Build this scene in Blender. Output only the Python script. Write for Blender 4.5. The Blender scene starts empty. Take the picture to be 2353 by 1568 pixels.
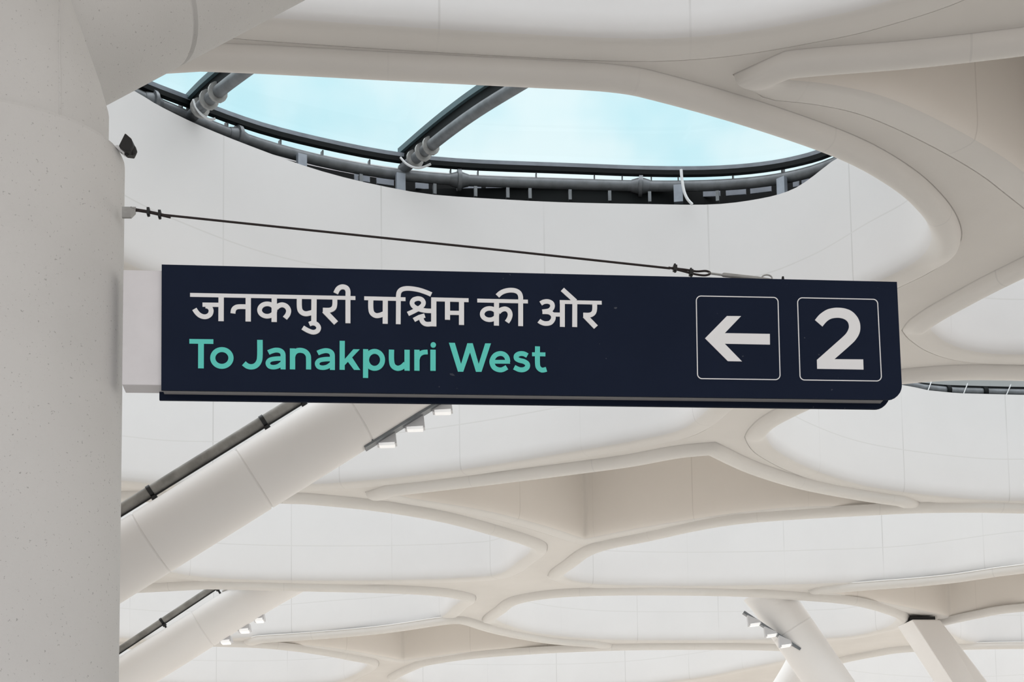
import bpy, bmesh, math, random
from mathutils import Vector, Matrix
from mathutils.geometry import delaunay_2d_cdt

random.seed(7)
S = bpy.context.scene
COL = S.collection

# ------------------------------------------------------------------ camera
W, Hh = 2353.0, 1568.0
F = 3500.0                      # focal length in pixels of the 2353 px frame
EYE = 1.6
PITCH, ROLL = math.radians(5.8), math.radians(0.83)
PX, PY = W / 2, 2150.0 - F * math.tan(PITCH)      # principal point (shifted lens)
C0 = Vector((0, 0, EYE))
d_ = Vector((0, math.cos(PITCH), math.sin(PITCH)))
u0 = Vector((0, -math.sin(PITCH), math.cos(PITCH)))
r0 = Vector((1, 0, 0))
r_ = r0 * math.cos(ROLL) - u0 * math.sin(ROLL)
u_ = u0 * math.cos(ROLL) + r0 * math.sin(ROLL)
cam = bpy.data.cameras.new('camera')
cam.sensor_width = 36.0
cam.lens = F / W * 36.0
cam.shift_x = 0.0
cam.shift_y = (PY - Hh / 2) / W
cam.clip_end = 500
camo = bpy.data.objects.new('camera', cam)
COL.objects.link(camo)
M = Matrix((r_, u_, -d_)).transposed().to_4x4()
M.translation = C0
camo.matrix_world = M
S.camera = camo

# ------------------------------------------------------------------ view
S.view_settings.view_transform = 'Standard'
S.view_settings.look = 'None'
S.view_settings.gamma = 1
S.view_settings.use_curve_mapping = False
S.view_settings.exposure = 0.0


def nmat(name):
    m = bpy.data.materials.new(name)
    m.use_nodes = True
    nt = m.node_tree
    return m, nt, nt.nodes, nt.links, nt.nodes['Principled BSDF']


# ------------------------------------------------------------------ sky
SKY_ZENITH = (1.0, 0.97, 0.985)
SKY_BLUE = (0.60, 0.88, 0.95)
SKY_CLOUD = (0.86, 0.98, 1.0)
GROUND = (0.80, 0.76, 0.71)
K_ZEN, K_FRONT, K_REAR, K_GROUND = 3.12, 1.0, 0.96, 1.04
wd = bpy.data.worlds.new('sky')
S.world = wd
wd.use_nodes = True
nt = wd.node_tree
N, L = nt.nodes, nt.links
N.clear()
tc = N.new('ShaderNodeTexCoord')
sx = N.new('ShaderNodeSeparateXYZ')
L.new(tc.outputs['Generated'], sx.inputs[0])


def mapr(nodes, links, src, a, b, c=0.0, e=1.0):
    n = nodes.new('ShaderNodeMapRange')
    n.interpolation_type = 'SMOOTHSTEP'
    n.inputs[1].default_value, n.inputs[2].default_value = a, b
    n.inputs[3].default_value, n.inputs[4].default_value = c, e
    links.new(src, n.inputs[0])
    return n.outputs[0]


def mixc(nodes, links, fac, a, b):
    n = nodes.new('ShaderNodeMix')
    n.data_type = 'RGBA'
    if hasattr(fac, 'links'):
        links.new(fac, n.inputs[0])
    else:
        n.inputs[0].default_value = fac
    for k, v in ((6, a), (7, b)):
        if hasattr(v, 'links'):
            links.new(v, n.inputs[k])
        else:
            n.inputs[k].default_value = (*v, 1)
    return n.outputs[2]


def sc(c, k):
    return tuple(v * k for v in c)


cl = N.new('ShaderNodeTexNoise')
cl.inputs['Scale'].default_value = 7.0
cl.inputs['Detail'].default_value = 4.0
cl.inputs['Roughness'].default_value = 0.5
L.new(tc.outputs['Generated'], cl.inputs['Vector'])
cloud = mapr(N, L, cl.outputs['Fac'], 0.36, 0.60)
blue = mixc(N, L, cloud, sc(SKY_BLUE, K_FRONT), sc(SKY_CLOUD, K_FRONT))
front = mapr(N, L, sx.outputs['Y'], 0.25, 0.6)
low = mixc(N, L, front, sc((1.0, 0.985, 0.98), K_REAR), blue)
zen = mapr(N, L, sx.outputs['Z'], 0.60, 0.82)
up = mixc(N, L, zen, low, sc(SKY_ZENITH, K_ZEN))
hor = mapr(N, L, sx.outputs['Z'], -0.03, 0.03)
gside = mapr(N, L, sx.outputs['Y'], -0.5, 0.6)
ground = mixc(N, L, gside, sc(GROUND, K_GROUND), sc(GROUND, K_GROUND * 2.0))
full = mixc(N, L, hor, ground, up)
bg = N.new('ShaderNodeBackground')
L.new(full, bg.inputs[0])
out = N.new('ShaderNodeOutputWorld')
L.new(bg.outputs[0], out.inputs[0])

# ------------------------------------------------------------------ pixel helpers


def ray(x, y):
    return d_ + r_ * ((x - PX) / F) - u_ * ((y - PY) / F)


def P(x, y, Y):                 # point on the sight line of a pixel, Y metres ahead
    k = ray(x, y)
    return C0 + k * (Y / k.y)


def PZ(x, y, z):                # point on the sight line of a pixel at height z
    k = ray(x, y)
    return C0 + k * ((z - EYE) / k.z)


def proj(p):
    v = p - C0
    return PX + F * v.dot(r_) / v.dot(d_), PY - F * v.dot(u_) / v.dot(d_)


# ------------------------------------------------------------------ materials


def noise(N_, L_, scale, detail=3, coord='Object', rough=0.55):
    t = N_.new('ShaderNodeTexCoord')
    n = N_.new('ShaderNodeTexNoise')
    n.inputs['Scale'].default_value = scale
    n.inputs['Detail'].default_value = detail
    n.inputs['Roughness'].default_value = rough
    L_.new(t.outputs[coord], n.inputs['Vector'])
    return n.outputs['Fac']


def bump(N_, L_, b, h, strength, dist):
    n = N_.new('ShaderNodeBump')
    n.inputs['Strength'].default_value = strength
    n.inputs['Distance'].default_value = dist
    L_.new(h, n.inputs['Height'])
    L_.new(n.outputs[0], b.inputs['Normal'])


def mat_concrete(name, base, dark, scale=1.2, speck=0.0, rough=0.75):
    m, nt, N_, L_, b = nmat(name)
    f = mapr(N_, L_, noise(N_, L_, scale, 5), 0.3, 0.75)
    c = mixc(N_, L_, f, base, dark)
    if speck:
        s = mapr(N_, L_, noise(N_, L_, 95, 2), 0.66, 0.74)
        c = mixc(N_, L_, s, c, sc(base, 1 - speck))
        bump(N_, L_, b, noise(N_, L_, 160, 2), 0.25, 0.004)
    L_.new(c, b.inputs['Base Color'])
    b.inputs['Roughness'].default_value = rough
    b.inputs['Specular IOR Level'].default_value = 0.25
    return m


def mat_lining(name, base, dark, line, hline=True):
    """white sprayed concrete with panel joints (u along, v up, in metres)"""
    m, nt, N_, L_, b = nmat(name)
    f = mapr(N_, L_, noise(N_, L_, 0.8, 5), 0.3, 0.8)
    c = mixc(N_, L_, f, base, dark)
    uv = N_.new('ShaderNodeUVMap')
    uv.uv_map = 'UVMap'
    s = N_.new('ShaderNodeSeparateXYZ')
    L_.new(uv.outputs[0], s.inputs[0])

    def line_mask(src, period, phase, w):
        a = N_.new('ShaderNodeMath'); a.operation = 'ADD'; a.inputs[1].default_value = phase
        L_.new(src, a.inputs[0])
        p = N_.new('ShaderNodeMath'); p.operation = 'PINGPONG'; p.inputs[1].default_value = period / 2
        L_.new(a.outputs[0], p.inputs[0])
        q = N_.new('ShaderNodeMath'); q.operation = 'LESS_THAN'; q.inputs[1].default_value = w
        L_.new(p.outputs[0], q.inputs[0])
        return q.outputs[0]
    a = line_mask(s.outputs[0], 1.55, 0.4, 0.007)
    h = line_mask(s.outputs[1], 7.0, -0.55, 0.006)
    mx = N_.new('ShaderNodeMath'); mx.operation = 'MAXIMUM'
    L_.new(a, mx.inputs[0]); mx.inputs[1].default_value = 0
    fade = mapr(N_, L_, noise(N_, L_, 0.6, 2), 0.35, 0.6, 0.05, 0.6)
    mu = N_.new('ShaderNodeMath'); mu.operation = 'MULTIPLY'
    L_.new(mx.outputs[0], mu.inputs[0]); L_.new(fade, mu.inputs[1])
    c = mixc(N_, L_, mu.outputs[0], c, line)
    if hline:
        c = mixc(N_, L_, h, c, (0.72, 0.71, 0.70))
    L_.new(c, b.inputs['Base Color'])
    b.inputs['Roughness'].default_value = 0.7
    b.inputs['Specular IOR Level'].default_value = 0.25
    return m


def mat_plain(name, col, rough=0.5, metal=0.0, var=0.0, scale=6, spec=0.4, emit=0.0):
    m, nt, N_, L_, b = nmat(name)
    if var:
        c = mixc(N_, L_, mapr(N_, L_, noise(N_, L_, scale, 4), 0.35, 0.7), col, sc(col, 1 - var))
        L_.new(c, b.inputs['Base Color'])
    else:
        b.inputs['Base Color'].default_value = (*col, 1)
    b.inputs['Roughness'].default_value = rough
    b.inputs['Metallic'].default_value = metal
    b.inputs['Specular IOR Level'].default_value = spec
    if emit:
        b.inputs['Emission Color'].default_value = (1, 1, 1, 1)
        b.inputs['Emission Strength'].default_value = emit
    return m


def mat_navy():
    m, nt, N_, L_, b = nmat('navy_sign_paint')
    c = mixc(N_, L_, mapr(N_, L_, noise(N_, L_, 3, 3), 0.3, 0.7), (0.0115, 0.0175, 0.037), (0.013, 0.0195, 0.041))
    s = mapr(N_, L_, noise(N_, L_, 55, 1, rough=0.3), 0.775, 0.80, 0, 0.30)
    patch = mapr(N_, L_, noise(N_, L_, 2.2, 1), 0.48, 0.62)
    mu = N_.new('ShaderNodeMath'); mu.operation = 'MULTIPLY'
    L_.new(s, mu.inputs[0]); L_.new(patch, mu.inputs[1])
    c = mixc(N_, L_, mu.outputs[0], c, (0.25, 0.27, 0.30))
    L_.new(c, b.inputs['Base Color'])
    b.inputs['Roughness'].default_value = 0.7
    b.inputs['Specular IOR Level'].default_value = 0.06
    return m


def mat_glass():
    m, nt, N_, L_, b = nmat('tinted_roof_glass')
    N_.remove(b)
    t = N_.new('ShaderNodeBsdfTransparent'); t.inputs[0].default_value = (0.93, 0.99, 1.0, 1)
    g = N_.new('ShaderNodeBsdfGlossy'); g.inputs['Roughness'].default_value = 0.05
    x = N_.new('ShaderNodeMixShader'); x.inputs[0].default_value = 0.03
    L_.new(t.outputs[0], x.inputs[1]); L_.new(g.outputs[0], x.inputs[2])
    o = [n for n in N_ if n.type == 'OUTPUT_MATERIAL'][0]
    L_.new(x.outputs[0], o.inputs[0])
    return m


MAT = dict(
    lining=mat_lining('white_lining_concrete', (0.80, 0.79, 0.79), (0.77, 0.76, 0.76), (0.56, 0.55, 0.54)),
    soffit=mat_concrete('white_soffit_concrete', (0.80, 0.775, 0.745), (0.745, 0.72, 0.69), 0.7),
    pillar=mat_concrete('grey_pillar_concrete', (0.70, 0.695, 0.685), (0.655, 0.65, 0.64), 1.5, 0.35, 0.85),
    strut=mat_concrete('white_strut_paint', (0.88, 0.86, 0.845), (0.86, 0.84, 0.825), 1.0, 0, 0.6),
    recess=mat_lining('bounce_tinted_recess_concrete', (0.90, 0.86, 0.815), (0.88, 0.84, 0.795), (0.70, 0.66, 0.62), False),  # warm, lighter colour stands in for light bounced inside the recesses
    bead=mat_lining('white_bead_concrete', (0.80, 0.78, 0.755), (0.76, 0.74, 0.715), (0.68, 0.665, 0.65), False),
    floor=mat_concrete('pale_bounce_floor', (0.84, 0.80, 0.75), (0.80, 0.76, 0.71), 0.6),  # unseen far floor, kept pale to bounce light onto the ceiling
    near_floor=mat_concrete('dark_bounce_floor', (0.39, 0.38, 0.365), (0.34, 0.33, 0.315), 2.0, 0.3),  # unseen near floor, darkened so less light bounces up there
    navy=mat_navy(),
    white=mat_plain('white_lettering', (0.90, 0.91, 0.93), 0.6, spec=0.2),
    teal=mat_plain('teal_lettering', (0.135, 0.71, 0.63), 0.6, spec=0.2),
    channel=mat_plain('grey_channel_paint', (0.42, 0.42, 0.43), 0.5),
    mount=mat_plain('white_mount_paint', (0.80, 0.79, 0.82), 0.5, var=0.06),
    steel=mat_plain('grey_steel', (0.20, 0.215, 0.23), 0.45, 0.3, 0.25, 9),
    dark=mat_plain('dark_steel', (0.007, 0.009, 0.010), 0.6, 0.0, spec=0.15),
    bluegrey=mat_plain('bluish_galvanised_steel', (0.36, 0.40, 0.46), 0.5, 0.2, 0.2),
    greenst=mat_plain('blue_green_steel', (0.10, 0.16, 0.18), 0.5, 0.2, 0.1),
    pipe=mat_plain('weathered_grey_pipe', (0.32, 0.31, 0.29), 0.6, 0.1, 0.35, 5),
    black=mat_plain('black_plastic', (0.012, 0.012, 0.013), 0.5),
    wire=mat_plain('dark_wire_rope', (0.03, 0.022, 0.022), 0.6, 0.3),
    zinc=mat_plain('zinc_plate', (0.42, 0.42, 0.41), 0.5, 0.3, 0.2, 20),
    strap=mat_plain('white_cable_sleeve', (0.8, 0.82, 0.84), 0.5),
    lamp=mat_plain('white_lamp_housing', (0.62, 0.62, 0.64), 0.5),
    lens=mat_plain('lit_lamp_lens', (0.9, 0.9, 0.9), 0.4, emit=0.35),
    glass=mat_glass(),
)

# ------------------------------------------------------------------ mesh building


class MB:
    def __init__(s):
        s.v, s.f, s.sm, s.uv = [], [], [], {}

    def add(s, verts, faces, smooth=False, uvs=None):
        o = len(s.v)
        s.v += [tuple(p) for p in verts]
        for k, fc in enumerate(faces):
            if uvs:
                s.uv[len(s.f)] = uvs[k]
            s.f.append([i + o for i in fc])
            s.sm.append(smooth)
        return s

    def tube(s, path, rad, n=20, caps=True, closed=False, flat=1.0):
        path = [Vector(p) for p in path]
        m = len(path)
        rad = rad if isinstance(rad, (list, tuple)) else [rad] * m
        vs, fs = [], []
        prev = None
        for i, p in enumerate(path):
            if closed:
                t = path[(i + 1) % m] - path[i - 1]
            else:
                t = path[min(i + 1, m - 1)] - path[max(i - 1, 0)]
            t.normalize()
            if prev is None:
                a = Vector((0, 0, 1)) if abs(t.z) < 0.95 else Vector((0, 1, 0))
                a = (a - t * a.dot(t)).normalized()
            else:
                a = (prev - t * prev.dot(t)).normalized()
            prev = a
            b = t.cross(a)
            for k in range(n):
                th = 2 * math.pi * k / n
                vs.append(p + (a * math.cos(th) + b * math.sin(th) * flat) * rad[i])
        for i in range(m if closed else m - 1):
            j = (i + 1) % m
            for k in range(n):
                q = (k + 1) % n
                fs.append([i * n + k, i * n + q, j * n + q, j * n + k])
        s.add(vs, fs, True)
        if caps and not closed:
            s.add(vs[:n], [list(range(n))[::-1]])
            s.add(vs[-n:], [list(range(n))])
        return s

    def prism(s, poly, vec):
        """closed solid from a planar polygon pushed along vec"""
        poly = [Vector(p) for p in poly]
        n = len(poly)
        vec = Vector(vec)
        vs = poly + [p + vec for p in poly]
        fs = [list(range(n)), list(range(2 * n - 1, n - 1, -1))]
        for i in range(n):
            j = (i + 1) % n
            fs.append([i, i + n, j + n, j])
        return s.add(vs, fs)

    def box(s, c, ax, ay, az):
        c, ax, ay, az = Vector(c), Vector(ax), Vector(ay), Vector(az)
        return s.prism([c - ax - ay - az, c + ax - ay - az, c + ax + ay - az, c - ax + ay - az], az * 2)

    def strip(s, a, b, smooth=True, closed=False):
        n = len(a)
        vs = list(a) + list(b)
        fs = []
        for i in range(n if closed else n - 1):
            j = (i + 1) % n
            fs.append([i, j, n + j, n + i])
        return s.add(vs, fs, smooth)

    def build(s, name, mat, parent=None, recalc=True, second=None):
        me = bpy.data.meshes.new(name)
        me.from_pydata(s.v, [], s.f)
        me.materials.append(MAT[mat])
        if second:
            me.materials.append(MAT[second[0]])
            for i in second[1]:
                me.polygons[i].material_index = 1
        me.polygons.foreach_set('use_smooth', s.sm)
        if s.uv:
            l = me.uv_layers.new(name='UVMap')
            for pi, p in enumerate(me.polygons):
                if pi in s.uv:
                    for q, li in enumerate(p.loop_indices):
                        l.data[li].uv = s.uv[pi][q]
        me.update()
        if recalc:
            bm = bmesh.new(); bm.from_mesh(me)
            bmesh.ops.recalc_face_normals(bm, faces=bm.faces)
            bm.to_mesh(me); bm.free()
        o = bpy.data.objects.new(name, me)
        COL.objects.link(o)
        if parent:
            o.parent = parent
            o.matrix_parent_inverse = Matrix.Translation(-parent.location)
        return o


def tag(o, label=None, cat=None, group=None, kind=None):
    if label: o['label'] = label
    if cat: o['category'] = cat
    if group: o['group'] = group
    if kind: o['kind'] = kind
    return o


def empty(name, loc, label=None, cat=None, group=None, kind=None):
    o = bpy.data.objects.new(name, None)
    o.empty_display_size = 0.2
    o.location = loc
    COL.objects.link(o)
    return tag(o, label, cat, group, kind)


def catmull(pts, closed=False, sub=6):
    n = len(pts)
    res = []
    for i in range(n if closed else n - 1):
        def g(k):
            return pts[k % n] if closed else pts[max(0, min(n - 1, k))]
        a, b, c, e = g(i - 1), g(i), g(i + 1), g(i + 2)
        for q in range(sub):
            t = q / sub
            res.append(tuple(0.5 * ((2 * b[k]) + (c[k] - a[k]) * t + (2 * a[k] - 5 * b[k] + 4 * c[k] - e[k]) * t * t
                                    + (-a[k] + 3 * b[k] - 3 * c[k] + e[k]) * t ** 3) for k in range(len(b))))
    if not closed:
        res.append(tuple(pts[-1]))
    return res


def outline(segs, sub=6):
    """closed outline made of smooth runs that meet in corners"""
    res = []
    for i, sg in enumerate(segs):
        nxt = segs[(i + 1) % len(segs)][0]
        res += catmull(list(sg) + [nxt], False, sub)[:-1]
    return res


# ------------------------------------------------------------------ ceiling
HC = 7.1
FLOOR_Y = (-8.0, 46.0)
EDGE = 13.5  # unseen floor changes from dark to pale here, dimming only the near ceiling
fl = MB().box((0, (EDGE + FLOOR_Y[1]) / 2, -0.1), (18, 0, 0), (0, (FLOOR_Y[1] - EDGE) / 2, 0), (0, 0, 0.1)).build('floor', 'floor')
pf = MB().box((0, (FLOOR_Y[0] + EDGE) / 2, -0.1), (18, 0, 0), (0, (EDGE - FLOOR_Y[0]) / 2, 0), (0, 0, 0.1)).build('unseen_near_floor', 'near_floor', fl)  # added out of view as a dark half that dims the near soffit
tag(fl, kind='structure')

PROFILE = [(0.0, 0.16), (0.003, 0.11), (0.012, 0.06), (0.03, 0.01), (0.056, -0.045), (0.088, -0.086), (0.118, -0.105), (0.145, -0.110),
           (0.18, -0.107), (0.21, -0.096), (0.235, -0.077), (0.250, -0.048), (0.256, -0.012), (0.257, 0.012), (0.266, 0.012), (0.267, 0.0)]
# openings traced in the photograph, laid out on the ceiling plane: (kind, wall height, runs)
CELLS = {
    'near': ('open', 1.5, [[(520, 30), (640, 40), (900, 58), (1200, 76), (1420, 86), (1560, 85), (1700, 72), (1850, 46), (2000, 12),
                            (2200, -60), (2350, -180), (2250, -300), (1700, -420), (1000, -430), (400, -330), (200, -160), (330, -20)]]),
    'big': ('open', 1.6, [[(470, 164), (620, 170), (900, 185), (1200, 200), (1390, 211), (1500, 233), (1700, 290), (1900, 360), (2020, 425),
                           (2090, 485), (2125, 535), (2128, 575), (2085, 612), (2000, 655), (1860, 728), (1700, 775), (1400, 795),
                           (1000, 785), (650, 730), (400, 650), (250, 580), (140, 500), (90, 400), (130, 290), (240, 200), (330, 175)]]),
    'right_upper': ('open', 1.8, [[(2142, 758), (2200, 720), (2353, 640), (2500, 580), (2750, 540), (3000, 580), (3050, 680), (2900, 770),
                                   (2600, 812), (2353, 816), (2250, 810), (2185, 790)]]),
    'right_mid': ('open', 1.6, [[(1766, 1008), (1800, 975), (1885, 932), (1980, 896), (2080, 880), (2200, 872), (2353, 874), (2600, 885), (2850, 930),
                                 (2950, 1010), (2850, 1090), (2600, 1140), (2353, 1152), (2200, 1146), (2000, 1120), (1870, 1080), (1790, 1038)]]),
    'left_mid': ('open', 1.4, [[(1690, 890), (1640, 930), (1570, 985), (1480, 1010), (1300, 1042), (1100, 1075), (900, 1100), (700, 1115), (430, 1117), (280, 1106),
                                (50, 1080), (-250, 1010), (-300, 940), (-100, 890), (300, 868), (800, 852), (1250, 845), (1550, 845), (1680, 860)]]),
    'mid_left': ('open', 2.0, [[(700, 1158), (850, 1173), (1000, 1198), (1120, 1230), (1190, 1252), (1216, 1268), (1190, 1292), (1142, 1322),
                                (1060, 1330), (900, 1335), (700, 1336), (500, 1331), (400, 1318), (330, 1300), (200, 1270), (60, 1230),
                                (40, 1190), (200, 1160), (450, 1152)]]),
    'mid_right': ('open', 2.0, [[(1298, 1328), (1330, 1305), (1388, 1268), (1500, 1243), (1700, 1204), (2000, 1184), (2160, 1178), (2353, 1180),
                                 (2700, 1190), (2900, 1225), (2850, 1265), (2600, 1290), (2353, 1303), (2100, 1333), (1883, 1343), (1650, 1348), (1450, 1347), (1345, 1341)]]),
    'low_left': ('open', 2.0, [[(480, 1352), (700, 1357), (900, 1362), (1000, 1368), (1045, 1376), (1057, 1382), (1040, 1396), (1000, 1425),
                                (900, 1441), (750, 1452), (560, 1467), (400, 1474), (270, 1467), (100, 1455), (-50, 1420), (0, 1385), (150, 1368), (330, 1360)]]),
    'low_centre': ('open', 2.0, [[(1142, 1428), (1170, 1408), (1215, 1382), (1350, 1368), (1640, 1368), (1830, 1378), (1950, 1390), (2035, 1414),
                                  (2056, 1431), (2030, 1446), (1955, 1464), (1850, 1470), (1650, 1473), (1450, 1473), (1330, 1468), (1220, 1454)]]),
    'right_low': ('open', 2.0, [[(2160, 1440), (2250, 1420), (2353, 1404), (2600, 1395), (2850, 1415), (2800, 1460), (2550, 1480), (2353, 1480), (2230, 1476)]]),
    'bottom_left': ('open', 2.0, [[(486, 1485), (600, 1489), (700, 1500), (790, 1516), (841, 1530), (800, 1558), (740, 1572), (550, 1578), (350, 1572), (200, 1555), (130, 1525), (250, 1495)]]),
    'bottom_centre': ('open', 2.0, [[(918, 1562), (960, 1541), (1010, 1525), (1150, 1508), (1400, 1495), (1650, 1493), (1790, 1496), (1835, 1504),
                                     (1790, 1522), (1700, 1540), (1600, 1560), (1400, 1580), (1100, 1585), (970, 1578)]]),
    'bottom_right': ('open', 2.0, [[(1868, 1560), (1930, 1528), (2020, 1508), (2110, 1497), (2353, 1491), (2600, 1500), (2700, 1540), (2500, 1590), (2200, 1610), (1950, 1595)]]),
    # closed three-cornered recesses
    'closed_top': ('closed', 1.1, [[(1800, 181), (1900, 172), (2100, 156), (2353, 127), (2600, 92)], [(2900, 260), (2800, 500)],
                                   [(2600, 600), (2500, 515), (2400, 430), (2314, 362), (2180, 284), (2046, 224), (1920, 194)]]),
    'closed_mid': ('closed', 1.3, [[(900, 1140), (1100, 1117), (1300, 1092), (1450, 1072), (1560, 1052)], [(1615, 1046), (1700, 1085), (1820, 1122), (1960, 1149)],
                                   [(2066, 1164), (1850, 1166), (1680, 1182), (1480, 1213)], [(1345, 1240), (1240, 1206), (1100, 1172)]]),
    'closed_right': ('closed', 1.3, [[(1900, 1362), (2000, 1354), (2150, 1342), (2353, 1318), (2500, 1300)], [(2600, 1330), (2500, 1370)],
                                     [(2460, 1377), (2353, 1390), (2260, 1404)], [(2182, 1418), (2090, 1398), (1990, 1378)]]),
    'closed_low': ('closed', 1.3, [[(600, 1477), (750, 1467), (900, 1453), (1030, 1434)], [(1056, 1434), (1130, 1456), (1250, 1478)],
                                   [(1380, 1488), (1200, 1491), (1060, 1502)], [(925, 1519), (850, 1505), (740, 1488)]]),
}


def resample(pts, step, mind=None):
    """closed plan polygon to roughly even spacing, keeping every corner point"""
    res = []
    n = len(pts)
    for i in range(n):
        a, b = pts[i], pts[(i + 1) % n]
        k = max(1, int((b - a).length / step))
        for q in range(k):
            res.append(a.lerp(b, q / k))
    return res


def lip_factor(q):
    """1 on edges that face the camera side, fading to almost flush on the far edges"""
    return 1.0 - 0.88 * max(0.0, min(1.0, (q.y + 0.1) / 0.5))


def plan_outline(runs):
    px = outline(runs, 7)
    # the traced line of a camera-side edge is the hanging lip, a little below the opening's own edge
    for rise in (False, True):
        pl, keep = [], []
        for i, (x, y) in enumerate(px):
            p = PZ(x, y - (11.0 * lf[i] if rise else 0.0), HC)
            p = Vector((p.x, p.y))
            if rise or not pl or (p - pl[-1]).length > 0.03:
                pl.append(p); keep.append((x, y))
        if not rise:
            if (pl[0] - pl[-1]).length < 0.03:
                pl.pop(); keep.pop()
            px = keep
            area = sum(pl[i].x * pl[(i + 1) % len(pl)].y - pl[(i + 1) % len(pl)].x * pl[i].y for i in range(len(pl)))
            if area < 0:
                pl.reverse(); px.reverse()
            lf = [lip_factor(q) for q in normals(pl)]
            lf = [v * (0.75 if y > 1330 else 1.0) for v, (x, y) in zip(lf, px)]
            lf = [(lf[i - 1] + lf[i] + lf[(i + 1) % len(lf)]) / 3 for i in range(len(lf))]
    return resample(pl, 0.35)


def normals(pl):
    n = len(pl)
    ns = []
    for i in range(n):
        e1 = (pl[i] - pl[i - 1]).normalized()
        e2 = (pl[(i + 1) % n] - pl[i]).normalized()
        n1, n2 = Vector((e1.y, -e1.x)), Vector((e2.y, -e2.x))
        m = n1 + n2
        if m.length < 1e-4:
            m = n1
        m.normalize()
        ns.append(m / max(0.8, m.dot(n1)))
    return ns


def offset(pl, ns, t):
    return [p + q * t for p, q in zip(pl, ns)]


def interp(curve, x):
    if x <= curve[0][0]: return curve[0][1]
    for a, b in zip(curve, curve[1:]):
        if x <= b[0]:
            return a[1] + (b[1] - a[1]) * (x - a[0]) / max(1e-6, b[0] - a[0])
    return curve[-1][1]


def height_on(p2, curve, z0):
    """height above plan point p2 at which it lies on a traced curve"""
    z = z0
    for _ in range(6):
        x, y = proj(Vector((p2.x, p2.y, z)))
        t = interp(curve, x)
        z += (y - t) * p2.y / F
    return z


# upper edge of the big well's far wall, and the steel rings above it, as traced
BIG_TOP = catmull([(230, 190), (300, 205), (360, 240), (440, 280), (520, 314), (600, 345), (690, 378), (780, 405), (880, 428), (990, 447), (1150, 458), (1290, 465), (1480, 469),
                   (1640, 470), (1750, 456), (1815, 438), (1855, 415), (1890, 388), (1920, 366), (1990, 330)], False, 4)
PIPE_Y = catmull([(230, 175), (300, 212), (440, 272), (540, 312), (650, 347), (760, 375), (900, 400), (1060, 414), (1250, 421), (1450, 427), (1620, 427), (1750, 417), (1850, 399),
                  (1915, 376), (1990, 345)], False, 4)
CHAN_Y = catmull([(230, 158), (300, 198), (400, 238), (440, 252), (540, 290), (650, 323), (780, 352), (900, 375), (1060, 391), (1250, 398), (1450, 406), (1620, 408), (1750, 398),
                  (1850, 380), (1915, 359), (1990, 325)], False, 4)

ceiling_holes = []
cells = {}
ceil_parts = []
for key, (kind, hw, runs) in CELLS.items():
    pl = plan_outline(runs)
    ns = normals(pl)
    cells[key] = (pl, ns, hw)
    ceiling_holes.append(offset(pl, ns, 0.2665))

# soffit plate
verts = [Vector((-34, 1)), Vector((34, 1)), Vector((34, 62)), Vector((-34, 62))]
edges = [(0, 1), (1, 2), (2, 3), (3, 0)]
for h in ceiling_holes:
    o = len(verts)
    verts += h
    edges += [(o + i, o + (i + 1) % len(h)) for i in range(len(h))]
cd = delaunay_2d_cdt(verts, edges, [], 1, 1e-5)


def inside(p, poly):
    c = False
    n = len(poly)
    j = n - 1
    for i in range(n):
        a, b = poly[i], poly[j]
        if (a.y > p.y) != (b.y > p.y) and p.x < (b.x - a.x) * (p.y - a.y) / (b.y - a.y) + a.x:
            c = not c
        j = i
    return c


sv = [(v.x, v.y, HC) for v in cd[0]]
sf = []
for t in cd[2]:
    c = sum((cd[0][i] for i in t), Vector((0, 0))) / len(t)
    if not any(inside(c, h) for h in ceiling_holes):
        sf.append(list(t))
mb = MB()
mb.add(sv, sf)
ceiling = mb.build('ceiling', 'soffit', recalc=False)
tag(ceiling, kind='structure')


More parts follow.
